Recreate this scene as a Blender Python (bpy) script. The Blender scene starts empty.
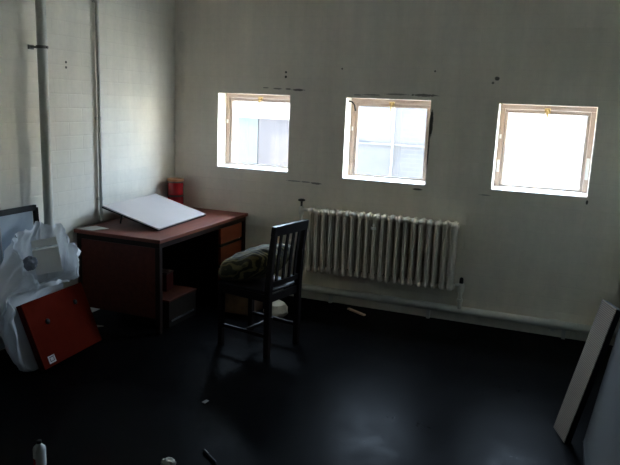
import bpy, bmesh, math, random
from mathutils import Vector, Matrix, noise
random.seed(7)
C = bpy.context.scene.collection
PI = math.pi

# ------------------------------------------------------------------ materials
def srgb(r, g, b):
    f = lambda c: (c/255/12.92) if c/255 <= .04045 else ((c/255+.055)/1.055)**2.4
    return (f(r), f(g), f(b), 1)

def mat(name, col, rough=.6, metal=0, nvar=.0, nscale=8, bump=0, bscale=60, spec=.5, coat=0):
    m = bpy.data.materials.new(name); m.use_nodes = True
    nt = m.node_tree; b = nt.nodes['Principled BSDF']
    b.inputs['Base Color'].default_value = col
    b.inputs['Roughness'].default_value = rough
    b.inputs['Metallic'].default_value = metal
    b.inputs['Specular IOR Level'].default_value = spec
    b.inputs['Coat Weight'].default_value = coat
    tc = nt.nodes.new('ShaderNodeTexCoord')
    if nvar:
        n = nt.nodes.new('ShaderNodeTexNoise'); n.inputs['Scale'].default_value = nscale
        n.inputs['Detail'].default_value = 5
        nt.links.new(tc.outputs['Object'], n.inputs['Vector'])
        r = nt.nodes.new('ShaderNodeMapRange')
        r.inputs[1].default_value = .3; r.inputs[2].default_value = .7
        r.inputs[3].default_value = 1-nvar; r.inputs[4].default_value = 1+nvar
        nt.links.new(n.outputs['Fac'], r.inputs[0])
        x = nt.nodes.new('ShaderNodeVectorMath'); x.operation = 'SCALE'
        x.inputs[0].default_value = col[:3]
        nt.links.new(r.outputs[0], x.inputs['Scale'])
        nt.links.new(x.outputs[0], b.inputs['Base Color'])
    if bump:
        n2 = nt.nodes.new('ShaderNodeTexNoise'); n2.inputs['Scale'].default_value = bscale
        nt.links.new(tc.outputs['Object'], n2.inputs['Vector'])
        bp = nt.nodes.new('ShaderNodeBump'); bp.inputs['Strength'].default_value = bump
        bp.inputs['Distance'].default_value = .01
        nt.links.new(n2.outputs['Fac'], bp.inputs['Height'])
        nt.links.new(bp.outputs[0], b.inputs['Normal'])
    return m

class NG:
    """small helper for building node graphs"""
    def __init__(s, m):
        s.nt = m.node_tree; s.N = s.nt.nodes; s.L = s.nt.links
    def math(s, op, a, b=None, c=None, clamp=False):
        n = s.N.new('ShaderNodeMath'); n.operation = op; n.use_clamp = clamp
        for i, v in enumerate((a, b, c)):
            if v is None: continue
            if isinstance(v, (int, float)): n.inputs[i].default_value = v
            else: s.L.new(v, n.inputs[i])
        return n.outputs[0]
    def mix(s, fac, a, b):
        n = s.N.new('ShaderNodeMix'); n.data_type = 'RGBA'
        for i, v in ((0, fac), (6, a), (7, b)):
            if isinstance(v, (int, float)): n.inputs[i].default_value = v
            elif isinstance(v, tuple): n.inputs[i].default_value = v
            else: s.L.new(v, n.inputs[i])
        return n.outputs[2]
    def noise(s, vec, scale, detail=4, rough=.55):
        n = s.N.new('ShaderNodeTexNoise'); n.inputs['Scale'].default_value = scale
        n.inputs['Detail'].default_value = detail; n.inputs['Roughness'].default_value = rough
        s.L.new(vec, n.inputs['Vector']); return n.outputs['Fac']
    def ramp(s, fac, a, b, lo=0., hi=1.):
        n = s.N.new('ShaderNodeMapRange'); n.inputs[1].default_value = a; n.inputs[2].default_value = b
        n.inputs[3].default_value = lo; n.inputs[4].default_value = hi
        s.L.new(fac, n.inputs[0]); return n.outputs[0]
    def comb(s, x, y, z=None):
        n = s.N.new('ShaderNodeCombineXYZ')
        s.L.new(x, n.inputs[0]); s.L.new(y, n.inputs[1])
        if z is not None: s.L.new(z, n.inputs[2])
        return n.outputs[0]

def wall_material(name, horiz, base, marks=()):
    """painted blockwork; horiz = 'X' or 'Y' axis that runs along the wall;
    marks: (u, z, half width, half height, strength, raggedness) drilled holes, scuffs, chipped paint"""
    m = bpy.data.materials.new(name); m.use_nodes = True
    g = NG(m); b = g.N['Principled BSDF']
    tc = g.N.new('ShaderNodeTexCoord'); sp = g.N.new('ShaderNodeSeparateXYZ')
    g.L.new(tc.outputs['Object'], sp.inputs[0])
    U = sp.outputs[horiz]; Z = sp.outputs['Z']
    uv = g.comb(U, Z)
    br = g.N.new('ShaderNodeTexBrick'); g.L.new(uv, br.inputs['Vector'])
    br.inputs['Scale'].default_value = 1
    br.inputs['Brick Width'].default_value = .30; br.inputs['Row Height'].default_value = .105
    br.inputs['Mortar Size'].default_value = .006; br.inputs['Mortar Smooth'].default_value = .6
    big = g.noise(tc.outputs['Object'], 1.6, 5)
    fine = g.noise(tc.outputs['Object'], 22, 6, .65)
    st = g.N.new('ShaderNodeMapping'); st.inputs['Scale'].default_value = (7, 7, .7)
    g.L.new(tc.outputs['Object'], st.inputs[0])
    streak = g.noise(st.outputs[0], 1.2, 4)
    v = g.math('MULTIPLY', g.ramp(big, .3, .7, .93, 1.05), g.ramp(fine, .3, .7, .965, 1.03))
    v = g.math('MULTIPLY', v, g.ramp(streak, .3, .7, .94, 1.04))
    v = g.math('MULTIPLY', v, g.ramp(br.outputs['Fac'], 0, 1, 1, .975))
    sc = g.N.new('ShaderNodeVectorMath'); sc.operation = 'SCALE'
    sc.inputs[0].default_value = base[:3]; g.L.new(v, sc.inputs['Scale'])
    col = sc.outputs[0]
    if marks:
        rag = g.noise(tc.outputs['Object'], 55, 3)
        tot = None
        for (u, z, hw, hh, s_, rg) in marks:
            du = g.math('DIVIDE', g.math('SUBTRACT', U, u), hw)
            dz = g.math('DIVIDE', g.math('SUBTRACT', Z, z), hh)
            d = g.math('ADD', g.math('MULTIPLY', du, du), g.math('MULTIPLY', dz, dz))
            if rg: d = g.math('ADD', d, g.math('MULTIPLY', g.math('SUBTRACT', rag, .45), rg))
            k = g.ramp(d, 1.0, .55, 0, s_)
            tot = k if tot is None else g.math('MAXIMUM', tot, k)
        col = g.mix(tot, col, (.012, .011, .010, 1))
    g.L.new(col, b.inputs['Base Color'])
    b.inputs['Roughness'].default_value = .62
    b.inputs['Specular IOR Level'].default_value = .3
    bp = g.N.new('ShaderNodeBump'); bp.inputs['Strength'].default_value = .3; bp.inputs['Distance'].default_value = .003
    h = g.math('SUBTRACT', g.math('MULTIPLY', fine, .35), g.math('MULTIPLY', br.outputs['Fac'], .7))
    g.L.new(h, bp.inputs['Height']); g.L.new(bp.outputs[0], b.inputs['Normal'])
    return m

# ------------------------------------------------------------------ geometry helpers
def bx(bm, c, s, M=None, bev=0):
    t = bmesh.new(); bmesh.ops.create_cube(t, size=1)
    for v in t.verts: v.co = Vector((v.co.x*s[0], v.co.y*s[1], v.co.z*s[2]))
    if bev: bmesh.ops.bevel(t, geom=t.edges[:], offset=bev, segments=2, affect='EDGES', profile=.5)
    for v in t.verts:
        v.co = v.co + Vector(c)
        if M is not None: v.co = M @ v.co
    merge(bm, t); return bm

def merge(bm, t):
    me = bpy.data.meshes.new('tmp'); t.to_mesh(me); t.free(); bm.from_mesh(me); bpy.data.meshes.remove(me)

def lathe(bm, prof, o=(0,0,0), axis='Z', seg=24):
    """prof = [(r, h), ...] revolved about axis through o"""
    rings = []
    for (r, h) in prof:
        ring = []
        for k in range(seg):
            a = 2*PI*k/seg
            p = {'Z': (r*math.cos(a), r*math.sin(a), h), 'X': (h, r*math.cos(a), r*math.sin(a)),
                 'Y': (r*math.sin(a), h, r*math.cos(a))}[axis]
            ring.append(bm.verts.new(Vector(o)+Vector(p)))
        rings.append(ring)
    for a, b in zip(rings, rings[1:]):
        for k in range(seg):
            bm.faces.new((a[k], a[(k+1) % seg], b[(k+1) % seg], b[k]))
    bm.faces.new(rings[0][::-1]); bm.faces.new(rings[-1])
    return bm

def tube(bm, pts, r, seg=14, caps=True):
    pts = [Vector(p) for p in pts]; rings = []
    rr = r if isinstance(r, (list, tuple)) else [r]*len(pts)
    prev = None
    for i, p in enumerate(pts):
        d = (pts[min(i+1, len(pts)-1)] - pts[max(i-1, 0)]).normalized()
        if prev is None:
            u = d.orthogonal().normalized()
        else:
            u = (prev - d*prev.dot(d)).normalized()
        prev = u; w = d.cross(u)
        rings.append([bm.verts.new(p + (u*math.cos(2*PI*k/seg) + w*math.sin(2*PI*k/seg))*rr[i]) for k in range(seg)])
    for a, b in zip(rings, rings[1:]):
        for k in range(seg):
            bm.faces.new((a[k], a[(k+1) % seg], b[(k+1) % seg], b[k]))
    if caps:
        bm.faces.new(rings[0][::-1]); bm.faces.new(rings[-1])
    return bm

def bar(bm, a, b, w, t, up=(0,0,1), bev=.003):
    """box bar from a to b, section w (sideways) x t (along up)"""
    a = Vector(a); b = Vector(b); d = (b-a); L = d.length; d.normalize()
    upv = Vector(up); s = d.cross(upv).normalized(); n = s.cross(d)
    M = Matrix((s, d, n)).transposed().to_4x4(); M.translation = (a+b)/2
    bx(bm, (0,0,0), (w, L, t), M, bev); return bm

def obj(name, bm, m, parent=None, loc=None, smooth=None, mods=()):
    bmesh.ops.recalc_face_normals(bm, faces=bm.faces[:])
    me = bpy.data.meshes.new(name); bm.to_mesh(me); bm.free()
    for k in (m if isinstance(m, (list, tuple)) else [m]): me.materials.append(k)
    if smooth is not None:
        for p in me.polygons: p.use_smooth = True
        me.set_sharp_from_angle(angle=math.radians(smooth))
    o = bpy.data.objects.new(name, me); C.objects.link(o)
    if parent: o.parent = parent
    if loc: o.location = loc
    return o

def tag(o, label, cat, group=None, kind=None):
    o['label'] = label; o['category'] = cat
    if group: o['group'] = group
    if kind: o['kind'] = kind
    return o

def thing(name, label, cat, loc=(0,0,0), rotz=0, group=None, kind=None):
    o = bpy.data.objects.new(name, None); C.objects.link(o); o.empty_display_size = .1
    o.location = loc; o.rotation_euler = (0, 0, rotz)
    return tag(o, label, cat, group, kind)

def struct(name, bm, m, label, cat):
    return tag(obj(name, bm, m), label, cat, kind='structure')

B = bmesh.new

# ------------------------------------------------------------------ dimensions
XL, XR, YB, YF, ZC = -3.575, .56, 5.5, -3.2, 3.15
WT = .30
WIN = [(-3.105, -2.378, 1.158, 1.845), (-1.85, -1.115, 1.143, 1.845), (-.571, .152, 1.153, 1.841)]

# ------------------------------------------------------------------ room shell
WHITE = (.82, .756, .655)
back_marks = [
    (-2.425, 2.045, .011, .011, .95, 0), (-2.425, 2.005, .012, .013, .95, 0),
    (-2.62, 1.905, .035, .006, .6, 1.6), (-2.50, 1.90, .05, .008, .6, 1.6), (-2.30, 1.895, .07, .011, .75, 1.6), (-2.40, 1.90, .03, .008, .7, 1.4),
    (-1.90, 2.085, .009, .009, .8, 0), (-1.10, 2.08, .009, .009, .8, 0),
    (-1.62, 1.875, .10, .007, .5, 1.6), (-1.40, 1.885, .12, .008, .55, 1.6), (-1.18, 1.885, .13, .013, .7, 1.8), (-1.75, 1.87, .05, .007, .5, 1.6),
    (-.605, 2.035, .022, .020, .85, 1.4), (-.635, 2.00, .014, .012, .7, 1.4),
    (-2.31, 1.085, .09, .006, .6, 1.6), (-2.10, 1.08, .06, .011, .7, 1.6), (-2.20, 1.085, .05, .007, .6, 1.6),
    (-1.112, 1.50, .011, .27, .96, .6), (-1.10, 1.66, .017, .13, .96, .7), (-1.175, 1.105, .045, .010, .85, 1.2),
    (.155, 1.115, .010, .02, .9, .6), (-.62, 1.105, .05, .006, .5, 1.4),
    (-3.50, 2.30, .05, .12, .09, 2.2), (-3.49, 1.95, .03, .16, .07, 2.2),
]
left_marks = [(4.037, 2.016, .011, .011, .97, 0), (4.036, 1.978, .011, .011, .97, 0)]
m_back = wall_material('painted_block_back', 'X', WHITE, back_marks)
m_left = wall_material('painted_block_left', 'Y', (.80, .765, .67), left_marks)
m_side = wall_material('painted_block_side', 'Y', (.46, .50, .46))  # grey-green picked for the unseen right wall to tint bounced light
m_ceil = mat('ceiling_paint', (.66, .65, .62, 1), .8, nvar=.06, nscale=2)

def wall_with_holes(x0, x1, z0, z1, y0, y1, holes):
    bm = B()
    xs = sorted({x0, x1, *[h[0] for h in holes], *[h[1] for h in holes]})
    zs = sorted({z0, z1, *[h[2] for h in holes], *[h[3] for h in holes]})
    V = {}
    def vt(x, y, z):
        k = (round(x, 5), round(y, 5), round(z, 5))
        if k not in V: V[k] = bm.verts.new((x, y, z))
        return V[k]
    inside = lambda a, b: any(h[0]-1e-6 <= a and b <= h[1]+1e-6 for h in holes)
    def solid(i, j):
        if i < 0 or j < 0 or i >= len(xs)-1 or j >= len(zs)-1: return False
        cx, cz = (xs[i]+xs[i+1])/2, (zs[j]+zs[j+1])/2
        return not any(h[0] < cx < h[1] and h[2] < cz < h[3] for h in holes)
    for i in range(len(xs)-1):
        for j in range(len(zs)-1):
            if not solid(i, j): continue
            a, b, c, d = xs[i], xs[i+1], zs[j], zs[j+1]
            for y in (y0, y1): bm.faces.new((vt(a,y,c), vt(b,y,c), vt(b,y,d), vt(a,y,d)))
            if not solid(i-1, j): bm.faces.new((vt(a,y0,c), vt(a,y1,c), vt(a,y1,d), vt(a,y0,d)))
            if not solid(i+1, j): bm.faces.new((vt(b,y0,c), vt(b,y1,c), vt(b,y1,d), vt(b,y0,d)))
            if not solid(i, j-1): bm.faces.new((vt(a,y0,c), vt(b,y0,c), vt(b,y1,c), vt(a,y1,c)))
            if not solid(i, j+1): bm.faces.new((vt(a,y0,d), vt(b,y0,d), vt(b,y1,d), vt(a,y1,d)))
    return bm

struct('wall_back', wall_with_holes(XL-.3, XR+.3, -.15, ZC+.15, YB, YB+WT, WIN), m_back,
       'off-white painted block wall with three small square windows', 'wall')
struct('wall_left', bx(B(), (XL-.15, (YB+YF)/2, ZC/2), (.3, YB-YF, ZC)), m_left, 'off-white painted block wall on the left, behind the desk', 'wall')
struct('wall_right', bx(B(), (XR+.15, (YB+YF)/2, ZC/2), (.3, YB-YF, ZC)), m_side, 'unseen block wall on the right, grey-green to tint the bounced light', 'wall')
struct('wall_front', bx(B(), ((XL+XR)/2, YF-.15, ZC/2), (XR-XL+.6, .3, ZC)), mat('bounce_cut_grey', (.10, .10, .10, 1), .7, nvar=.1, nscale=3), 'unseen wall behind the viewer, dark grey to cut bounced light', 'wall')  # colour kept dark so little light bounces back into the room
struct('ceiling', bx(B(), ((XL+XR)/2, (YB+YF)/2, ZC+.075), (XR-XL+.6, YB-YF+.6, .15)), m_ceil, 'plain off-white ceiling above the room', 'ceiling')

# floor: nearly black worn sheet floor with a dull sheen
mf = bpy.data.materials.new('worn_black_floor'); mf.use_nodes = True
g = NG(mf); b = g.N['Principled BSDF']
tc = g.N.new('ShaderNodeTexCoord')
n1 = g.noise(tc.outputs['Object'], 1.3, 6); n2 = g.noise(tc.outputs['Object'], 9, 6, .65); n3 = g.noise(tc.outputs['Object'], 70, 3)
v = g.math('MULTIPLY', g.ramp(n1, .3, .7, .75, 1.25), g.ramp(n2, .3, .7, .8, 1.2))
sc = g.N.new('ShaderNodeVectorMath'); sc.operation = 'SCALE'; sc.inputs[0].default_value = (.0022, .0021, .0023)
g.L.new(v, sc.inputs['Scale'])
spk = g.ramp(g.noise(tc.outputs['Object'], 38, 2), .74, .80, 0, .10)
g.L.new(g.mix(spk, sc.outputs[0], (.10, .095, .09, 1)), b.inputs['Base Color'])
r_ = g.math('ADD', g.ramp(n2, .3, .7, .30, .40), g.ramp(n1, .35, .65, -.05, .06))
g.L.new(r_, b.inputs['Roughness']); b.inputs['Specular IOR Level'].default_value = .013
bp = g.N.new('ShaderNodeBump'); bp.inputs['Strength'].default_value = .25; bp.inputs['Distance'].default_value = .006
g.L.new(g.math('ADD', g.math('MULTIPLY', n2, .7), g.math('MULTIPLY', n3, .3)), bp.inputs['Height']); g.L.new(bp.outputs[0], b.inputs['Normal'])
struct('floor', bx(B(), ((XL+XR)/2, (YB+YF)/2, -.075), (XR-XL, YB-YF, .15)), mf, 'nearly black worn floor with a dull bluish sheen', 'floor')

# ------------------------------------------------------------------ windows
m_frame = mat('window_frame_paint', (.47, .36, .295, 1), .5, nvar=.05, nscale=6)
m_sash = mat('window_sash_paint', (.42, .33, .275, 1), .5, nvar=.05, nscale=6)
m_sill = mat('sill_paint', (.80, .80, .77, 1), .55, nvar=.04)
m_brass = mat('worn_brass', (.55, .40, .18, 1), .35, 1)
m_steel = mat('dull_steel', (.45, .45, .46, 1), .35, 1)
m_black = mat('black_paint', (.010, .010, .010, 1), .45, spec=.2)
m_whiteplastic = mat('white_plastic', (.78, .78, .76, 1), .4)
mg = bpy.data.materials.new('window_glass'); mg.use_nodes = True
g = NG(mg); g.N.remove(g.N['Principled BSDF'])
tr = g.N.new('ShaderNodeBsdfTransparent'); tr.inputs[0].default_value = (.95, .97, .97, 1)
gl = g.N.new('ShaderNodeBsdfGlossy'); gl.inputs['Roughness'].default_value = .02
mx = g.N.new('ShaderNodeMixShader'); mx.inputs[0].default_value = .05
g.L.new(tr.outputs[0], mx.inputs[1]); g.L.new(gl.outputs[0], mx.inputs[2])
g.L.new(mx.outputs[0], g.N['Material Output'].inputs[0])

def ring(bm, x0, x1, z0, z1, y0, y1, wl, wr, wb, wt_):
    """rectangular frame without overlapping pieces"""
    bx(bm, ((x0+x1)/2, (y0+y1)/2, z1-wt_/2), (x1-x0, y1-y0, wt_), None, .003)
    bx(bm, ((x0+x1)/2, (y0+y1)/2, z0+wb/2), (x1-x0, y1-y0, wb), None, .003)
    bx(bm, (x0+wl/2, (y0+y1)/2, (z0+z1-wt_+wb)/2), (wl, y1-y0, z1-z0-wt_-wb), None, .003)
    bx(bm, (x1-wr/2, (y0+y1)/2, (z0+z1-wt_+wb)/2), (wr, y1-y0, z1-z0-wt_-wb), None, .003)
    return bm

wlabels = ['leftmost small square window, above the desk end with the red tins',
           'middle small square window, directly above the radiator',
           'rightmost small square window, nearest the leaning slab']
for i, (x0, x1, z0, z1) in enumerate(WIN):
    w = thing('window_%d' % (i+1), wlabels[i], 'window', ((x0+x1)/2, YB, z0), kind='structure')
    hw = (x1-x0)/2; H = z1-z0
    # sloping plastered sill
    bm = B()
    prof = [(.003, .0), (.155, .0), (.155, .018), (.003, .004)]
    a = [bm.verts.new((-hw+.001, y, z)) for y, z in prof]; b_ = [bm.verts.new((hw-.001, y, z)) for y, z in prof]
    bm.faces.new(a); bm.faces.new(b_[::-1])
    for k in range(4): bm.faces.new((a[k], a[(k+1)%4], b_[(k+1)%4], b_[k]))
    obj('window_sill', bm, m_sill, w)
    obj('window_frame', ring(B(), -hw+.001, hw-.001, .001, H-.001, .156, .225, .036, .036, .020, .036), m_frame, w)
    s = obj('sash', ring(B(), -hw+.038, hw-.038, .022, H-.038, .165, .205, .024, .024, .012, .028), m_sash, w)
    obj('pane', bx(B(), (0, .187, H/2-.016), (2*hw-.124, .004, H-.100)), mg, s)
    obj('gasket', ring(B(), -hw+.0605, hw-.0605, .0325, H-.0645, .178, .183, .006, .006, .005, .006), m_black, s)
    bm = B()
    bx(bm, (0, .150, H-.040), (.046, .012, .036), None, .004)
    tube(bm, [(0, .148, H-.045), (0, .128, H-.050), (.002, .120, H-.075), (.003, .118, H-.105)], [.008, .008, .009, .007], 10)
    obj('latch_handle', bm, m_brass, w, smooth=40)
    bm = B()
    bx(bm, (-hw+.018, .152, H*.62), (.016, .010, .035), None, .003)
    obj('catch', bm, m_whiteplastic, w)
    if i == 1:
        bm = B()
        tube(bm, [(-hw+.005, .06, H-.03), (-hw+.03, .075, H-.035), (-hw+.045, .10, H-.06), (-hw+.047, .13, H-.11)], .007, 8)
        obj('window_stay', bm, m_black, w, smooth=60)
    if i == 2:
        bm = B(); bx(bm, (-hw+.020, .1535, H*.27), (.022, .003, .10)); obj('sticker', bm, m_whiteplastic, w)
        bm = B(); bx(bm, (hw-.020, .1535, H*.30), (.026, .003, .17)); obj('sticker', bm, m_whiteplastic, w)

# ------------------------------------------------------------------ outside
def brick_mat(name, c1, c2, cm, sc=1.0, horiz='X'):
    m = bpy.data.materials.new(name); m.use_nodes = True
    g = NG(m); b = g.N['Principled BSDF']; tc = g.N.new('ShaderNodeTexCoord'); sp = g.N.new('ShaderNodeSeparateXYZ')
    g.L.new(tc.outputs['Object'], sp.inputs[0])
    br = g.N.new('ShaderNodeTexBrick'); g.L.new(g.comb(sp.outputs[horiz], sp.outputs['Z']), br.inputs['Vector'])
    br.inputs['Scale'].default_value = sc; br.inputs['Brick Width'].default_value = .25; br.inputs['Row Height'].default_value = .083
    br.inputs['Mortar Size'].default_value = .008
    br.inputs['Color1'].default_value = c1; br.inputs['Color2'].default_value = c2; br.inputs['Mortar'].default_value = cm
    g.L.new(br.outputs['Color'], b.inputs['Base Color']); b.inputs['Roughness'].default_value = .8
    return m
m_yard = mat('yard_concrete', (.34, .34, .33, 1), .85, nvar=.15, nscale=2)
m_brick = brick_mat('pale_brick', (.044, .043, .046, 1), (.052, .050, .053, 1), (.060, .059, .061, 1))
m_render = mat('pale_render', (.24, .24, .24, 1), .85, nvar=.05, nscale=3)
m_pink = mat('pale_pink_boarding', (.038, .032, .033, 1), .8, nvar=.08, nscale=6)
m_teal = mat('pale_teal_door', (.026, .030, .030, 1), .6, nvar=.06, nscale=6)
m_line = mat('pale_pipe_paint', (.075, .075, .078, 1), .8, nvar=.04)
m_cream = mat('sunlit_cream_render', (.80, .74, .62, 1), .85, nvar=.05)
tag(obj('yard_ground', bx(B(), (3, 16, -.35), (44, 20.2, .3)), m_yard), 'pale concrete yard outside the windows', 'ground', kind='structure')
bd = thing('building', 'pale building with a bluish door seen through the leftmost and middle windows', 'building', (0, 12.5, -.2))
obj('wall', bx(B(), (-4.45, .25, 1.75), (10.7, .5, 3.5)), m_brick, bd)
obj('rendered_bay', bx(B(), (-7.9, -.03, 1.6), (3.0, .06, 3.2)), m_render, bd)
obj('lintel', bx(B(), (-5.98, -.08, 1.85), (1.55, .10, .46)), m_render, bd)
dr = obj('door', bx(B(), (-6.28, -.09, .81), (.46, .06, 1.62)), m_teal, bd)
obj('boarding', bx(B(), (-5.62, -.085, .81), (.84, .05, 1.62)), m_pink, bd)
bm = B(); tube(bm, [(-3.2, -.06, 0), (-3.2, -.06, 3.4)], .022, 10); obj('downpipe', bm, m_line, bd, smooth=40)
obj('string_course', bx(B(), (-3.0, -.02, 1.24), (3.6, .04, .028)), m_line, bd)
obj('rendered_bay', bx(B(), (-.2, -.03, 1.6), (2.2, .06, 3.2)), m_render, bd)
bounce_bd = thing('building', 'long cream rendered building added out of frame to the right to bounce sun indoors', 'building', (11.5, 15, -.2))  # unseen building added as a sunlit reflector for the left wall
obj('wall', bx(B(), (.25, -1, 1.7), (.5, 16, 3.4)), m_cream, bounce_bd)

# unseen storeys added above the room to shade the yard and facade
struct('added_storeys', bx(B(), (-1.5, (YB+YF)/2+.1, ZC+.16+5), (24, YB-YF+.4, 10)), m_render, 'plain pale unseen storeys added above the room to shade the yard', 'wall')
# ------------------------------------------------------------------ radiator and pipes
m_rad = mat('radiator_enamel', (.68, .62, .53, 1), .6, nvar=.04, nscale=10, spec=.25)
m_pipe = mat('pipe_paint', (.64, .62, .57, 1), .45, nvar=.08, nscale=9)
NS = 20; RX0, RX1, RZ0, RZ1 = -2.115, -.785, .297, .882
rad = thing('radiator', 'cream cast iron column radiator on the back wall under the middle window', 'radiator', (RX0, 5.385, 0))
pitch = (RX1-RX0)/NS
sec_me = None
for k in range(NS):
    if sec_me is None:
        bm = B()
        hd = .043
        for yy in (-.048, 0, .048):
            lathe(bm, [(.016, RZ0+.03), (.0195, RZ0+.07), (.019, (RZ0+RZ1)/2), (.0195, RZ1-.07), (.016, RZ1-.03)], (0, yy, 0), 'Z', 12)
        for zz, s in ((RZ1-.032, 1), (RZ0+.032, -1)):
            t = B(); bmesh.ops.create_uvsphere(t, u_segments=16, v_segments=10, radius=1)
            for v in t.verts:
                y = v.co.y; sy = math.copysign(abs(y)**.6, y)
                v.co = Vector((v.co.x*.027, sy*.071, zz+v.co.z*.033))
            merge(bm, t)
            lathe(bm, [(.024, -pitch/2+.0006), (.024, pitch/2-.0006)], (0, 0, zz), 'X', 14)
        o = obj('radiator_section', bm, m_rad, rad, ((k+.5)*pitch, 0, 0), smooth=50); sec_me = o.data
    else:
        o = bpy.data.objects.new('radiator_section', sec_me); C.objects.link(o); o.parent = rad
        o.location = ((k+.5)*pitch, 0, 0)
for xx in (.25, RX1-RX0-.25):
    bm = B(); bx(bm, (xx, .055, RZ0+.01), (.03, .096, .02), None, .003); bx(bm, (xx, .0985, RZ0+.01), (.03, .012, .12), None, .003)
    obj('wall_bracket', bm, m_rad, rad)
bm = B(); bx(bm, (9*pitch+.03, -.079, RZ1-.115), (.05, .006, .028), None, .002); bx(bm, (9*pitch+.03, -.077, RZ1-.085), (.02, .005, .02))
obj('meter_tag', bm, m_whiteplastic, rad)['label'] = 'small white meter tag on the radiator front'

PY, PZ, PR = 5.455, .117, .033
hp = thing('heating_pipe', 'thick cream heating pipe running low along the back wall under the radiator', 'pipe', (0, PY, 0))
bm = B(); tube(bm, [(-2.70, 0, .001), (-2.70, 0, PZ-.05), (-2.692, 0, PZ-.02), (-2.67, 0, PZ-.004), (-2.64, 0, PZ), (-2.0, 0, PZ), (-.4, 0, PZ), (XR-.01, 0, PZ)], PR, 18); obj('pipe_run', bm, m_pipe, hp, smooth=50)
bm = B(); tube(bm, [(-.02, 0, PZ), (.05, 0, PZ)], PR+.007, 18); bx(bm, (.015, -.012, PZ-.045), (.03, .02, .02), None, .003); obj('pipe_joint', bm, m_pipe, hp, smooth=40)
for xx in (-1.9, -1.0, .1):
    bm = B(); bx(bm, (xx, .02, .044), (.03, .03, .088), None, .003); obj('pipe_support', bm, m_pipe, hp)
bm = B()
tube(bm, [(-.735, -.02, PZ+.02), (-.735, -.03, .20), (-.735, -.03, .33)], .016, 12)
lathe(bm, [(.024, .20), (.024, .225)], (-.735, -.03, 0)); lathe(bm, [(.026, .285), (.028, .30), (.028, .345), (.022, .36)], (-.735, -.03, 0))
tube(bm, [(-.735, -.03, .345), (-.760, -.05, .345), (-.779, -.05, .345)], .014, 10)
obj('riser', bm, m_pipe, hp, smooth=45)
bm = B(); lathe(bm, [(.016, .360), (.018, .365), (.016, .40), (.010, .41)], (-.735, -.03, 0)); obj('valve_cap', bm, m_black, hp, smooth=45)
bm = B()
tube(bm, [(-2.20, -.02, PZ+.02), (-2.20, -.03, .30), (-2.20, -.03, .80)], .014, 12)
lathe(bm, [(.022, .80), (.024, .82), (.024, .86), (.016, .875)], (-2.20, -.03, 0)); tube(bm, [(-2.20, -.03, .845), (-2.16, -.05, .85), (-2.122, -.05, .85)], .014, 10)
obj('riser', bm, m_pipe, hp, smooth=45)
bm = B(); lathe(bm, [(.009, .875), (.010, .91), (.012, .918), (.030, .922), (.033, .932), (.027, .938), (.012, .942)], (-2.20, -.03, 0))
obj('hand_wheel', bm, mat('dark_bakelite', (.03, .025, .022, 1), .4), hp, smooth=35)

m_wpipe = mat('wall_pipe_paint', (.60, .60, .55, 1), .5, nvar=.1, nscale=8)
dp = thing('drain_pipe', 'thick grey-white vertical pipe standing off the left wall behind the bag', 'pipe', (XL+.105, 3.69, 0))
bm = B(); tube(bm, [(0,0,.001), (0,0,1.5), (0,0,ZC-.001)], .034, 20); obj('pipe_run', bm, m_wpipe, dp, smooth=50)
bm = B(); lathe(bm, [(.040, 2.085), (.040, 2.105)], (0,0,0)); tube(bm, [(.05, 0, 2.095), (-.1045, 0, 2.095)], .007, 8); bx(bm, (-.1005, 0, 2.095), (.008, .05, .03)); obj('pipe_bracket', bm, mat('dark_rusty_steel', (.16, .15, .14, 1), .5), dp, smooth=40)
cd = thing('conduit', 'thin vertical metal conduit on the left wall above the desk', 'conduit', (XL+.022, 4.372, 0))
bm = B(); tube(bm, [(0,0,.76), (0,0,1.6), (0,0,ZC-.001)], .015, 14); obj('conduit_tube', bm, m_wpipe, cd, smooth=50)
for zz in (2.50, 1.60, .95):
    bm = B(); lathe(bm, [(.020, zz-.014), (.020, zz+.014)], (0,0,0)); bx(bm, (-.017, 0, zz), (.009, .06, .022)); obj('conduit_clip', bm, m_wpipe, cd, smooth=40)

# ------------------------------------------------------------------ desk
def wood(name, c1, c2, rough=.42, ax=(1, 12, 1), sc=3):
    m = bpy.data.materials.new(name); m.use_nodes = True
    g = NG(m); b = g.N['Principled BSDF']; tc = g.N.new('ShaderNodeTexCoord')
    mp = g.N.new('ShaderNodeMapping'); mp.inputs['Scale'].default_value = ax; g.L.new(tc.outputs['Object'], mp.inputs[0])
    f = g.noise(mp.outputs[0], sc, 6, .6)
    g.L.new(g.mix(g.ramp(f, .3, .7), c1, c2), b.inputs['Base Color']); b.inputs['Roughness'].default_value = rough; b.inputs['Specular IOR Level'].default_value = .2
    return m
m_teak = wood('red_brown_veneer', (.135, .036, .024, 1), (.20, .058, .038, 1), .5, (10, .8, 6))
m_teak2 = wood('red_brown_panel', (.075, .018, .012, 1), (.11, .028, .018, 1), .5, (8, 1, 8))
m_drawer = wood('orange_brown_drawer', (.19, .042, .018, 1), (.26, .062, .026, 1), .5, (6, .8, 6))
m_dframe = mat('dark_desk_edge', (.022, .013, .010, 1), .5, spec=.12)
DX0, DX1, DY0, DY1, DZ = -3.565, -2.765, 4.05, 5.49, .745
dk = thing('desk', 'red-brown wooden office desk against the left wall in the corner', 'desk', (DX0, DY0, 0))
W_, L_ = DX1-DX0, DY1-DY0
obj('desktop', bx(B(), (W_/2, L_/2, DZ-.014), (W_, L_, .028), None, .003), m_teak, dk)
obj('top_frame', ring(B(), .02, W_-.02, 0, .0001, 0, 0, .01, .01, .01, .01) if False else bx(B(), (W_/2, L_/2, DZ-.049), (W_-.03, L_-.03, .042), None, .002), m_dframe, dk)
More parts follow.
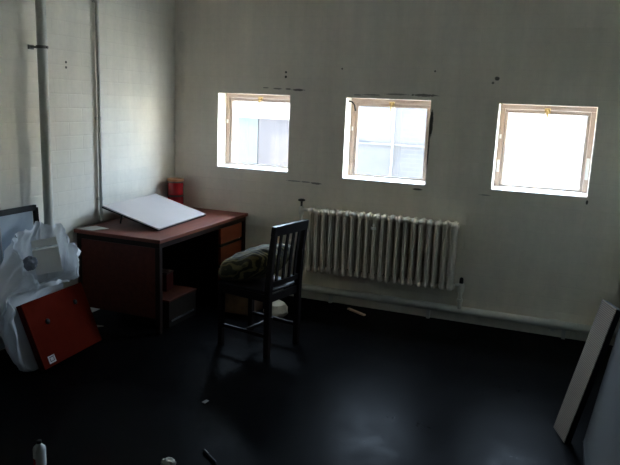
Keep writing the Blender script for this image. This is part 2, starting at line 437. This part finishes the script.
for (lx, ly) in ((W_-.035, .035), (.035, .035), (W_-.035, L_-.035), (.035, L_-.035)):
    obj('leg', bx(B(), (lx, ly, (DZ-.07)/2), (.04, .04, DZ-.07), None, .003), m_dframe, dk)
obj('end_panel', bx(B(), (W_/2, .030, .395), (W_-.11, .02, .555), None, .002), m_teak2, dk)
obj('modesty_panel', bx(B(), (.035, L_/2, .43), (.018, L_-.11, .48), None, .002), m_teak2, dk)
ped = obj('pedestal', bx(B(), (W_/2-.016, L_-.260, .375), (W_-.09, .40, .60), None, .003), m_dframe, dk)
for k, (za, zb) in enumerate(((.525, .665), (.335, .495), (.10, .305))):
    d = obj('drawer', bx(B(), (W_-.045, L_-.260, (za+zb)/2), (.026, .395, zb-za), None, .003), m_drawer, dk)
    bm = B(); bx(bm, (W_-.045, L_-.260, zb+.010), (.022, .38, .018), None, .002); obj('handle_groove', bm, m_black, d)

# things on the desk
m_board = mat('white_drawing_board', (.56, .52, .51, 1), .45, nvar=.02)
P0, P1 = Vector((-2.959, 4.318, .769)), Vector((-3.006, 5.126, .769)); P3 = Vector((-3.474, 4.288, .910))
ux = (P1-P0); uy = (P3-P0); bw, bh = ux.length, uy.length; ux.normalize(); uy.normalize(); uz = uy.cross(ux) if uy.cross(ux).z > 0 else ux.cross(uy)
db = thing('drawing_board', 'white drawing board with black edge propped at a slant on the desk', 'drawing board', (P0.x, P0.y, DZ))
M = Matrix((ux, uy, uz)).transposed().to_4x4(); M.translation = P0 - Vector((P0.x, P0.y, DZ))
obj('board', bx(B(), (bw/2, bh/2, -.006), (bw, bh, .010), M), m_board, db)
obj('board_edge', bx(B(), (bw/2, bh/2, -.0165), (bw+.003, bh+.003, .011), M), m_black, db)
for t in (.16, .84):
    bm = B(); q0 = M @ Vector((bw*t, bh*.80, -.022)); q1 = Vector((q0.x-.02, q0.y, .0025))
    tube(bm, [q0, q1], .006, 8); obj('prop_leg', bm, m_black, db, smooth=50)

m_red = mat('red_gloss_tin', (.27, .007, .010, 1), .22, coat=.3)
m_lid = mat('tan_lid', (.30, .13, .05, 1), .5)
m_rim = mat('dark_rim', (.05, .02, .014, 1), .4)
def tin(z, label):
    t = thing('tin', label, 'tin', (-3.460, 5.33, z), group='red tins stacked in the desk corner')
    obj('body', lathe(B(), [(.070, 0), (.076, .004), (.077, .012), (.077, .108), (.073, .120)], seg=32), m_red, t, smooth=35)
    l = obj('lid', lathe(B(), [(.077, .1215), (.079, .123), (.079, .130), (.077, .1315)], seg=32), m_rim, t, smooth=35)
    return t
t1 = tin(DZ, 'red round tin at the bottom of the stack, partly behind the white board')
t2 = tin(DZ+.1325+.0005, 'red round tin with a tan lid on top of the other tin')
obj('lid_top', lathe(B(), [(.076, .1325), (.080, .134), (.080, .152), (.077, .156)], seg=32), m_lid, t2, smooth=35)

m_paper = mat('paper', (.76, .75, .71, 1), .7, nvar=.03)
def sheet(name, pts, z, thick, m, label, cat, curl=0):
    bm = B(); a = [bm.verts.new((x, y, z+curl*((i % 2)))) for i, (x, y) in enumerate(pts)]
    b_ = [bm.verts.new((x, y, z+thick+curl*((i % 2)))) for i, (x, y) in enumerate(pts)]
    bm.faces.new(a[::-1]); bm.faces.new(b_)
    n = len(pts)
    for k in range(n): bm.faces.new((a[k], a[(k+1)%n], b_[(k+1)%n], b_[k]))
    return tag(obj(name, bm, m), label, cat)
sheet('paper_sheet', [(-3.555, 4.07), (-3.40, 4.075), (-3.345, 4.20), (-3.50, 4.235)], DZ+.001, .003, m_paper, 'small white paper lying on the near left corner of the desk', 'paper')

# box under the desk with a book and a bottle-dark jar
m_dkbox = mat('dark_crate', (.010, .008, .007, 1), .6, spec=.1)
m_rbr = mat('red_brown_lid', (.05, .012, .006, 1), .6, nvar=.15, spec=.1)
cr = thing('crate', 'low dark crate with a red-brown top standing in the desk kneehole', 'crate', (-3.00, 4.42, 0))
obj('body', bx(B(), (0, 0, .105), (.40, .40, .21), None, .004), m_dkbox, cr)
obj('lid', bx(B(), (0, 0, .2185), (.41, .41, .015), None, .003), m_rbr, cr)
bm = B(); bx(bm, (.202, 0, .05), (.006, .33, .012)); obj('label_strip', bm, m_steel, cr)
bk = thing('tin_box', 'small dull red box on top of the crate under the desk', 'box', (-3.04, 4.47, .2265), .1)
obj('body', bx(B(), (0, 0, .07), (.16, .12, .14), None, .004), mat('dull_red_card', (.04, .005, .004, 1), .6, spec=.1), bk)
obj('lid', bx(B(), (0, 0, .149), (.166, .126, .016), None, .003), m_dframe, bk)

# ------------------------------------------------------------------ chair
m_chair = wood('dark_stained_wood', (.009, .007, .007, 1), (.016, .011, .010, 1), .42, (6, 6, 1))
ch = thing('wooden_chair', 'dark wooden slat-back chair standing at the desk with a cushion on it', 'chair', (-1.854, 4.02, 0), -.2046)
# local frame: +y runs along the back, -x is the way it faces; origin = near rear leg
cw, cdp, chh = .365, .43, .945
lean = .045
def post(y):
    bm = B()
    tube_pts = [(0.0, y, 0), (0, y, .25), (0, y, .50), (lean*.35, y, .72), (lean, y, chh)]
    prof = [.019, .021, .022, .020, .017]
    rings = []
    for (px, py, pz), r in zip(tube_pts, prof):
        rings.append([bm.verts.new((px+sx*r*1.05, py+sy*r, pz)) for sx, sy in ((-1,-1),(1,-1),(1,1),(-1,1))])
    for a, b_ in zip(rings, rings[1:]):
        for k in range(4): bm.faces.new((a[k], a[(k+1)%4], b_[(k+1)%4], b_[k]))
    bm.faces.new(rings[0][::-1]); bm.faces.new(rings[-1])
    bmesh.ops.bevel(bm, geom=[e for e in bm.edges], offset=.004, segments=2, affect='EDGES')
    return bm
for y in (0, cw): obj('leg', post(y), m_chair, ch, smooth=40)
for y in (.005, cw-.005): obj('leg', bx(B(), (-cdp, y, .2325), (.038, .038, .465), None, .004), m_chair, ch)
xb = lambda z: lean*(.35*(z-.5)/.22 if z < .72 else .35+.65*(z-.72)/(chh-.72))
def curved_rail(z0, z1, bow, ext, th=.022, lift=0):
    bm = B(); n = 10; A = []
    for k in range(n+1):
        t = k/n; y = -ext + (cw+2*ext)*t; bo = bow*4*t*(1-t); zt = z1 + lift*4*t*(1-t)
        x0_, x1_ = xb(z0)+bo, xb(z1)+bo
        A.append([bm.verts.new(p) for p in ((x0_-th/2, y, z0), (x0_+th/2, y, z0), (x1_+th/2, y, zt), (x1_-th/2, y, zt))])
    for a, b_ in zip(A, A[1:]):
        for k in range(4): bm.faces.new((a[k], a[(k+1)%4], b_[(k+1)%4], b_[k]))
    bm.faces.new(A[0][::-1]); bm.faces.new(A[-1])
    return bm
obj('top_rail', curved_rail(chh-.055, chh+.012, .012, .022, .032, .004), m_chair, ch, smooth=40)
obj('lower_rail', curved_rail(.515, .555, .012, -.018, .022), m_chair, ch, smooth=40)
for k in range(4):
    y = cw*(k+1)/5; bo = .012*4*((k+1)/5)*(1-(k+1)/5)
    bm = B(); bar(bm, (xb(.545)+bo, y, .545), (xb(.72)+bo, y, .72), .026, .012, up=(1,0,0), bev=.002)
    bar(bm, (xb(.72)+bo, y, .715), (xb(.90)+bo, y, chh-.045), .026, .012, up=(1,0,0), bev=.002)
    obj('slat', bm, m_chair, ch)
obj('seat', bx(B(), (-cdp/2-.015, cw/2, .476), (cdp+.02, cw+.03, .022), None, .006), m_chair, ch)
bm = B()
bx(bm, (-cdp/2, .002, .435), (cdp-.04, .02, .055)); bx(bm, (-cdp/2, cw-.002, .435), (cdp-.04, .02, .055)); bx(bm, (-cdp, cw/2, .435), (.02, cw-.05, .055)); bx(bm, (0, cw/2, .435), (.02, cw-.05, .055))
obj('apron', bm, m_chair, ch)
for y in (.003, cw-.003):
    bm = B(); bx(bm, (-cdp/2, y, .155), (cdp-.03, .018, .026), None, .003); obj('stretcher', bm, m_chair, ch)
bm = B(); bx(bm, (-cdp/2, cw/2, .155), (.020, cw-.026, .024), None, .003); obj('stretcher', bm, m_chair, ch)

# cushion on the chair
mc = bpy.data.materials.new('olive_leaf_fabric'); mc.use_nodes = True
g = NG(mc); b = g.N['Principled BSDF']; tc = g.N.new('ShaderNodeTexCoord')
mp = g.N.new('ShaderNodeMapping'); mp.inputs['Scale'].default_value = (.55, 1.5, 1.2); mp.inputs['Rotation'].default_value = (0, .45, .25); g.L.new(tc.outputs['Object'], mp.inputs[0])
wv = g.N.new('ShaderNodeTexWave'); wv.wave_type = 'BANDS'; wv.bands_direction = 'Y'
wv.inputs['Scale'].default_value = 8; wv.inputs['Distortion'].default_value = 6; wv.inputs['Detail'].default_value = 2; wv.inputs['Detail Scale'].default_value = 1.6
g.L.new(mp.outputs[0], wv.inputs['Vector'])
blo = g.noise(mp.outputs[0], 9, 4)
c = g.mix(g.ramp(wv.outputs['Fac'], .45, .75), (.036, .030, .011, 1), (.15, .118, .045, 1))
c = g.mix(g.ramp(blo, .52, .60, 0, .7), c, (.028, .026, .012, 1))
g.L.new(c, b.inputs['Base Color']); b.inputs['Roughness'].default_value = .9
bm = B(); bmesh.ops.create_uvsphere(bm, u_segments=80, v_segments=48, radius=1)
for v in bm.verts:
    p = v.co
    sg = lambda a, e: math.copysign(abs(a)**e, a)
    r = math.hypot(p.x, p.y); th = math.atan2(p.y, p.x)
    k = (abs(math.cos(th))**3.2 + abs(math.sin(th))**3.2)**(-1/3.2)
    x, y = math.cos(th)*r*k, math.sin(th)*r*k
    z = sg(p.z, .85)*(1-.12*abs(x*y))
    v.co = Vector((x*.285, y*.215, z*.122))
    nn = noise.noise(v.co*6)*.030 - abs(noise.noise(Vector((v.co.x*5, v.co.y*12, v.co.z*12))))*.030 + noise.noise(v.co*22)*.006
    v.co += v.co.normalized()*nn
Mcu = Matrix.Translation((-.258, .19, .618)) @ Matrix.Rotation(math.radians(-26), 4, 'Y')
for v in bm.verts:
    p = Mcu @ v.co
    v.co = Vector((min(p.x, -.024), p.y, max(p.z, .4895)))
cu = obj('cushion', bm, mc, None, (-1.854, 4.02, 0), smooth=70)
cu.rotation_euler = (0, 0, -.2046)
tag(cu, 'olive patterned plump cushion slumped on the seat of the wooden chair', 'cushion')

# boxes behind the chair
m_card = mat('brown_cardboard', (.17, .095, .055, 1), .8, nvar=.15, nscale=20, bump=.15)
cb = thing('cardboard_box', 'brown cardboard box on the floor behind the chair by the desk drawers', 'box', (-2.50, 4.90, 0), .02)
obj('body', bx(B(), (0, 0, .095), (.27, .24, .19), None, .004), m_card, cb)
bm = B(); bx(bm, (0, -.0655, .1925), (.268, .128, .004)); bx(bm, (0, .0655, .1925), (.268, .128, .004)); obj('flap', bm, m_card, cb)
bm = B(); n = 14
rings = []
for j in range(7):
    t = j/6
    rr = (.10, .115, .115, .105, .085, .05, .012)[j]; zz = (.0, .015, .04, .07, .10, .12, .13)[j]
    rings.append([bm.verts.new((math.cos(2*PI*k/n)*rr*.9*(1+.15*noise.noise(Vector((k*.9, j*.8, 2)))), math.sin(2*PI*k/n)*rr*(1+.18*noise.noise(Vector((k*.9, j*.8, 5)))), zz+(.01*noise.noise(Vector((k, j, 1))) if j else 0))) for k in range(n)])
for a, b_ in zip(rings, rings[1:]):
    for k in range(n): bm.faces.new((a[k], a[(k+1)%n], b_[(k+1)%n], b_[k]))
bm.faces.new(rings[0][::-1]); bm.faces.new(rings[-1])
pb = obj('paper_bag', bm, mat('cream_paper', (.55, .50, .40, 1), .8), None, (-2.20, 4.93, 0), smooth=20)
tag(pb, 'crumpled cream paper bag on the floor beside the brown cardboard box', 'bag')

# ------------------------------------------------------------------ left foreground: bag, contents, portfolio, framed panel
mb = bpy.data.materials.new('thin_white_plastic'); mb.use_nodes = True
g = NG(mb); b = g.N['Principled BSDF']
b.inputs['Base Color'].default_value = (.78, .79, .80, 1); b.inputs['Roughness'].default_value = .32
tl = g.N.new('ShaderNodeBsdfTranslucent'); tl.inputs[0].default_value = (.70, .72, .74, 1)
tp = g.N.new('ShaderNodeBsdfTransparent'); tp.inputs[0].default_value = (.93, .94, .95, 1)
m1 = g.N.new('ShaderNodeMixShader'); m1.inputs[0].default_value = .35
m2 = g.N.new('ShaderNodeMixShader'); m2.inputs[0].default_value = .22
g.L.new(b.outputs[0], m1.inputs[1]); g.L.new(tl.outputs[0], m1.inputs[2])
g.L.new(m1.outputs[0], m2.inputs[1]); g.L.new(tp.outputs[0], m2.inputs[2]); g.L.new(m2.outputs[0], g.N['Material Output'].inputs[0])
PFO, PFA, PFT, PFW, PFH = Vector((-3.020, 3.130, .0)), .057, .388, .605, .452
PFTH = .055
def pf_back(y, z):
    """x of the rear face of the portfolio case at this height"""
    return PFO.x - (y-PFO.y)*math.tan(PFA) - z*math.tan(PFT) - PFTH/math.cos(PFT) - .022
# rings: (cx, cy, z, rx, ry, dz/dx, dz/dy)
BR = [(-3.23, 3.265, .004, .13, .14, 0, 0), (-3.24, 3.265, .03, .155, .17, 0, 0), (-3.25, 3.27, .14, .185, .22, 0, 0), (-3.26, 3.28, .30, .185, .28, -.1, 0),
      (-3.26, 3.30, .44, .18, .33, -.35, .0), (-3.25, 3.33, .55, .185, .34, -.55, .03), (-3.245, 3.385, .65, .18, .28, -.78, .05),
      (-3.24, 3.425, .712, .17, .235, -.86, .08), (-3.238, 3.425, .722, .178, .242, -.86, .08), (-3.236, 3.425, .702, .188, .252, -.86, .08)]
SH = [.75, .75, .75, .7, .6, .5, .4, .35, .35, .35]
bm = B(); NSEG = 96; rings = []
for j, (cx, cy, z, rx, ry, sx, sy) in enumerate(BR):
    ring_ = []
    for k in range(NSEG):
        a = 2*PI*k/NSEG; e = 2.5
        kk = (abs(math.cos(a))**e + abs(math.sin(a))**e)**(-1/e)
        wr = noise.noise(Vector((math.cos(a)*2.2, math.sin(a)*2.2, z*3.0)))*.030 + (abs(noise.noise(Vector((math.cos(a)*5, math.sin(a)*5, z*2))))-.25)*.045 + noise.noise(Vector((math.cos(a)*13, math.sin(a)*13, z*3)))*.012
        wr *= (.3 + .7*min(1, z/.2))
        dx = math.cos(a)*(rx*kk+wr); dy = math.sin(a)*(ry*kk+wr) - SH[j]*dx
        dz = sx*dx + sy*dy + (.03*noise.noise(Vector((math.cos(a)*3, math.sin(a)*3, 9))) if j > 5 else 0)
        ring_.append(bm.verts.new((cx+dx, cy+dy, z+dz)))
    rings.append(ring_)
for a, b_ in zip(rings, rings[1:]):
    for k in range(NSEG): bm.faces.new((a[k], a[(k+1)%NSEG], b_[(k+1)%NSEG], b_[k]))
bm.faces.new(rings[0][::-1])
bmesh.ops.subdivide_edges(bm, edges=[e for e in bm.edges if abs(e.verts[0].co.z-e.verts[1].co.z) > .05], cuts=2, use_grid_fill=True)
sm = lambda t: max(0, min(1, t))**2*(3-2*max(0, min(1, t)))
for v in bm.verts:
    x, y, z = v.co
    if z > .03:
        d = (abs(noise.noise(Vector((x*7, y*7, z*9))))-.2)*.03 + noise.noise(Vector((x*22, y*22, z*9)))*.007
        x += d; y += d*.5
    if z < .56:
        lim = pf_back(y, z); w = sm((y-2.98)/.10)*(1-sm((z-.49)/.06))
        if w >= .999: x = min(x, lim)
        elif x > lim: x = x + (lim-x)*w
    v.co = Vector((max(x, -3.44), y, max(z, .003)))
bag = obj('rubbish_bag', bm, mb, smooth=60)
tag(bag, 'open translucent white plastic rubbish bag full of waste, beside the desk', 'bag')

m_carton = mat('white_card', (.74, .73, .71, 1), .7)
ct = thing('carton', 'white cardboard carton with a flap standing up out of the plastic bag', 'carton', (-3.25, 3.45, .56), -.80)
R1 = Matrix.Rotation(-.10, 4, 'Y') @ Matrix.Rotation(.14, 4, 'X')
obj('body', bx(B(), (0, 0, .100), (.07, .17, .17), R1, .003), m_carton, ct)
bm = B(); bx(bm, (.0, .0, .035), (.004, .165, .055), R1 @ Matrix.Translation((-.034, 0, .187)) @ Matrix.Rotation(-.5, 4, 'Y')); obj('flap', bm, m_carton, ct)
def lump(name, loc, r, m, label, cat, sq=(1,1,1), seed=0):
    bm = B(); bmesh.ops.create_icosphere(bm, subdivisions=3, radius=1)
    for v in bm.verts:
        n = 1 + .28*noise.noise(v.co*2.2+Vector((seed, 0, 0))) + .12*noise.noise(v.co*5+Vector((0, seed, 0)))
        v.co = Vector((v.co.x*sq[0], v.co.y*sq[1], v.co.z*sq[2]))*r*n
    return tag(obj(name, bm, m, None, loc, smooth=25), label, cat)
m_grey = mat('grey_waste_paper', (.14, .145, .16, 1), .6, nvar=.2, nscale=12)
lump('crumpled_paper', (-3.285, 3.305, .665), .048, m_grey, 'grey crumpled wrapping inside the plastic bag, left of the white carton', 'paper', seed=3)

# red portfolio leaning on the bag
m_pred = mat('red_card', (.115, .010, .004, 1), .8, nvar=.08, nscale=10, spec=.02)
m_pdark = mat('red_card_side', (.055, .005, .004, 1), .55, spec=.06)
pf = thing('portfolio_case', 'red flat portfolio case with two black buttons leaning on the plastic bag', 'portfolio case', PFO)
u0 = Vector((-math.sin(PFA), math.cos(PFA), 0)); n0 = Vector((-math.cos(PFA)*math.sin(PFT), -math.sin(PFA)*math.sin(PFT), math.cos(PFT)))
f0 = u0.cross(n0)                                     # points out of the front face
M = Matrix((u0, n0, f0)).transposed().to_4x4(); M.translation = Vector((0, 0, PFTH*math.sin(PFT)*0))
# stands on its rear lower edge: lift so nothing dips under the floor
M.translation = Vector((0, 0, .0225))
obj('front_cover', bx(B(), (PFW/2, PFH/2, -.004), (PFW, PFH, .008), M, .002), m_pred, pf)
obj('case_side', bx(B(), (PFW/2+.002, PFH/2, -.031), (PFW-.006, PFH-.006, .045), M, .002), m_pdark, pf)
for (a_, b_) in ((.165, .285), (.475, .335)):
    bm = B(); lathe(bm, [(.019, 0), (.019, .004), (.013, .009), (.004, .010)], (0, 0, 0))
    for v in bm.verts: v.co = M @ (v.co + Vector((a_, b_, 0)))
    obj('button', bm, m_black, pf, smooth=40)
mlb = bpy.data.materials.new('printed_label'); mlb.use_nodes = True
obj('label', bx(B(), (.085, .045, .001), (.062, .050, .0015), M), m_whiteplastic, pf)
bm = B()
bx(bm, (.085, .060, .0022), (.040, .006, .0008), M); bx(bm, (.068, .043, .0022), (.006, .022, .0008), M)
bx(bm, (.102, .043, .0022), (.006, .022, .0008), M); bx(bm, (.085, .032, .0022), (.040, .005, .0008), M)
obj('label_print', bm, mat('grey_print', (.18, .17, .17, 1), .6), pf)
bpy.data.materials.remove(mlb)

# framed grey panel leaning on the left wall behind the bag
m_gpanel = mat('blue_grey_sheet', (.34, .40, .46, 1), .35, nvar=.05)
m_chrome = mat('bright_metal', (.75, .75, .74, 1), .15, 1)
fp = thing('framed_panel', 'grey panel in a black frame leaning on the left wall behind the plastic bag', 'framed panel', (-3.475, 3.19, 0))
Mt = Matrix.Rotation(math.radians(-3.2), 4, 'Y')
bm = B(); y0, y1, z1 = -.42, .452, 1.0
bx(bm, (0, 0, z1-.02), (.024, y1-y0, .04), Mt, .003); bx(bm, (0, 0, .024), (.024, y1-y0, .04), Mt, .003)
bx(bm, (0, y0+.0175, .522), (.024, .035, z1-.084), Mt, .003); bx(bm, (0, y1-.0175, .522), (.024, .035, z1-.084), Mt, .003)
obj('frame', bm, m_black, fp)
obj('sheet', bx(B(), (-.003, 0, .515), (.008, y1-y0-.066, z1-.08), Mt), m_gpanel, fp)
bm = B()
for yy in (.075, .100):
    bx(bm, (.004, yy, .515), (.006, .010, z1-.10), Mt, .002)
obj('metal_strip', bm, m_chrome, fp)

# ------------------------------------------------------------------ right: slab and leaning sheet
ms = bpy.data.materials.new('ribbed_board'); ms.use_nodes = True
g = NG(ms); b = g.N['Principled BSDF']; tc = g.N.new('ShaderNodeTexCoord'); sp = g.N.new('ShaderNodeSeparateXYZ')
g.L.new(tc.outputs['Object'], sp.inputs[0])
rib = g.math('SINE', g.math('MULTIPLY', sp.outputs['Y'], 2*PI/.0105))
fl = g.math('SINE', g.math('MULTIPLY', g.math('ADD', sp.outputs['X'], g.math('MULTIPLY', sp.outputs['Y'], .3)), 2*PI/.012))
f = g.ramp(g.math('ADD', rib, g.math('MULTIPLY', fl, .5)), -1.3, 1.3)
g.L.new(g.mix(f, (.13, .10, .075, 1), (.34, .28, .22, 1)), b.inputs['Base Color']); b.inputs['Roughness'].default_value = .75
bp = g.N.new('ShaderNodeBump'); bp.inputs['Strength'].default_value = .5; bp.inputs['Distance'].default_value = .003
g.L.new(f, bp.inputs['Height']); g.L.new(bp.outputs[0], b.inputs['Normal'])
A0, A1 = Vector((.074, 3.834, 0)), Vector((.136, 3.661, 0)); T0, T1 = Vector((.273, 3.834, .805)), Vector((.329, 3.661, .757))
xu = (A1-A0).normalized(); lu = ((T0+T1)/2-(A0+A1)/2); Ls = lu.length; lu.normalize(); lu = (lu - xu*lu.dot(xu)).normalized(); nu = xu.cross(lu)
sl = thing('slab', 'long ribbed light brown slab leaning on the grey sheet at the right edge', 'slab', (A0+A1)/2)
so = bpy.data.objects
M = Matrix((xu, lu, nu)).transposed().to_4x4()
sg = -1 if nu.x < 0 else 1                            # thickness grows towards the wall
lift = .0
def slab_piece(name, c, s, m):
    o = obj(name, bx(B(), c, s, None, .002), m, sl); o.matrix_local = Matrix.Translation((0, 0, lift)) @ M; return o
hw = (A1-A0).length/2
slab_piece('ribbed_face', (0, Ls/2, sg*.003), (2*hw, Ls, .006), ms)
slab_piece('shaded_side', (0, Ls/2, sg*.0215), (2*hw-.004, Ls-.004, .031), m_black)  # black stands in for the slab's shaded side and the shadowed gap
m_sheet = mat('grey_sheet', (.10, .10, .098, 1), .55, nvar=.05, nscale=3)
LS = thing('leaning_sheet', 'tall grey sheet leaning on the right wall beside the ribbed slab', 'sheet', (.245, 2.95, 0))
Ms = Matrix.Rotation(math.atan(.145), 4, 'Y')
obj('sheet_panel', bx(B(), (0, 0, .95), (.022, 1.52, 1.86), Ms, .002), m_sheet, LS)
obj('edge_strip', bx(B(), (0, 0, .0115), (.026, 1.52, .017), Ms, .002), m_black, LS)

# ------------------------------------------------------------------ small things on the floor
bt = thing('bottle', 'white plastic bottle with black cap and red label on the floor, bottom left', 'bottle', (-2.165, 2.185, 0), .2)
obj('body', lathe(B(), [(.024, 0), (.028, .004), (.0285, .02), (.0285, .155), (.026, .165), (.012, .180), (.011, .184)], seg=24), m_whiteplastic, bt, smooth=30)
obj('cap', lathe(B(), [(.0115, .1845), (.012, .186), (.011, .198), (.006, .200)], seg=18), m_black, bt, smooth=30)
bm = B()
for k in range(7):
    a = PI + .35 + k*.16; a2 = a+.16
    q = [Vector((.0289*math.cos(t), .0289*math.sin(t), z)) for t, z in ((a,.02),(a2,.02),(a2,.115),(a,.115))]
    q2 = [Vector((.0294*math.cos(t), .0294*math.sin(t), z)) for t, z in ((a,.02),(a2,.02),(a2,.115),(a,.115))]
    A = [bm.verts.new(p) for p in q]; Bq = [bm.verts.new(p) for p in q2]
    bm.faces.new(A); bm.faces.new(Bq)
    for n in range(4): bm.faces.new((A[n], A[(n+1)%4], Bq[(n+1)%4], Bq[n]))
obj('label_band', bm, m_red, bt)
pn = thing('pen', 'black pen with a shiny clip lying on the floor at the bottom edge', 'pen', (-1.545, 2.69, .008))
d = Vector((.126, -.088, 0)).normalized()
bm = B(); tube(bm, [-d*.07, -d*.066, d*.06, d*.072], [.005, .0075, .0075, .003], 12); obj('barrel', bm, m_black, pn, smooth=40)
bm = B(); bar(bm, -d*.058+Vector((.0, .0, .0095)), -d*.018+Vector((0, 0, .0095)), .004, .003, bev=0); obj('clip', bm, m_chrome, pn)
lump('paper_wad', (-1.675, 2.515, .028), .036, mat('beige_paper', (.50, .46, .38, 1), .8), 'beige crumpled wad of paper on the floor at the bottom edge, left of the pen', 'paper', (1, 1, .7), 4)
sheet('paper_scrap', [(-1.90, 3.21), (-1.875, 3.205), (-1.872, 3.245), (-1.892, 3.25)], .001, .004, mat('dusty_paper', (.22, .21, .20, 1), .8), 'tiny pale scrap in the middle of the open floor in front of the chair', 'scrap')
sheet('wood_chip', [(-1.70, 5.36), (-1.685, 5.385), (-1.50, 5.275), (-1.515, 5.25)], .001, .012, mat('raw_wood', (.62, .44, .30, 1), .7), 'pale wood splinter on the floor in front of the heating pipe', 'splinter')
sheet('paper_offcut', [(-3.40, 3.95), (-3.30, 3.98), (-3.27, 4.02), (-3.38, 4.01)], .001, .004, mat('yellowed_paper', (.60, .55, .42, 1), .7), 'yellowish paper offcut on the floor between the portfolio case and the desk', 'scrap')

# ------------------------------------------------------------------ daylight
W = bpy.data.worlds.new('World'); bpy.context.scene.world = W; W.use_nodes = True
bg = W.node_tree.nodes['Background']; bg.inputs[0].default_value = (.62, .78, 1.0, 1); bg.inputs[1].default_value = 38.0
sun = bpy.data.lights.new('sun', 'SUN'); sun.energy = 215; sun.angle = math.radians(.6); sun.color = (1, .93, .82)
so_ = bpy.data.objects.new('sun', sun); C.objects.link(so_)
so_.rotation_euler = Vector((.88, .03, -.47)).to_track_quat('-Z', 'Y').to_euler(); so_.location = (-10, -5, 12)
for i, (x0, x1, z0, z1) in enumerate(WIN):
    l = bpy.data.lights.new('window_portal', 'AREA'); l.shape = 'RECTANGLE'; l.size = x1-x0; l.size_y = z1-z0; l.cycles.is_portal = True
    o = bpy.data.objects.new('window_portal', l); C.objects.link(o); o.location = ((x0+x1)/2, YB+WT+.01, (z0+z1)/2); o.rotation_euler = (-PI/2, 0, 0)

# ------------------------------------------------------------------ camera
cam = bpy.data.cameras.new('camera'); co = bpy.data.objects.new('camera', cam); C.objects.link(co)
r = Vector((.929, .369, .039)); u = Vector((-.108, .167, .98)); f = Vector((-.355, .914, -.195))
f.normalize(); r = (r - f*r.dot(f)).normalized(); u = r.cross(f)
Mc = Matrix((r, u, -f)).transposed().to_4x4(); Mc.translation = (0, 0, 1.8); co.matrix_world = Mc
cam.sensor_width = 36; cam.lens = 658.84/620*36; cam.clip_start = .05
sc_ = bpy.context.scene; sc_.camera = co
sc_.view_settings.view_transform = 'Standard'; sc_.view_settings.look = 'None'
sc_.view_settings.exposure = 0; sc_.view_settings.gamma = 1; sc_.view_settings.use_curve_mapping = False
sc_.cycles.use_denoising = True; sc_.cycles.max_bounces = 12; sc_.cycles.diffuse_bounces = 8; sc_.cycles.transparent_max_bounces = 12
sc_.cycles.sample_clamp_indirect = 30
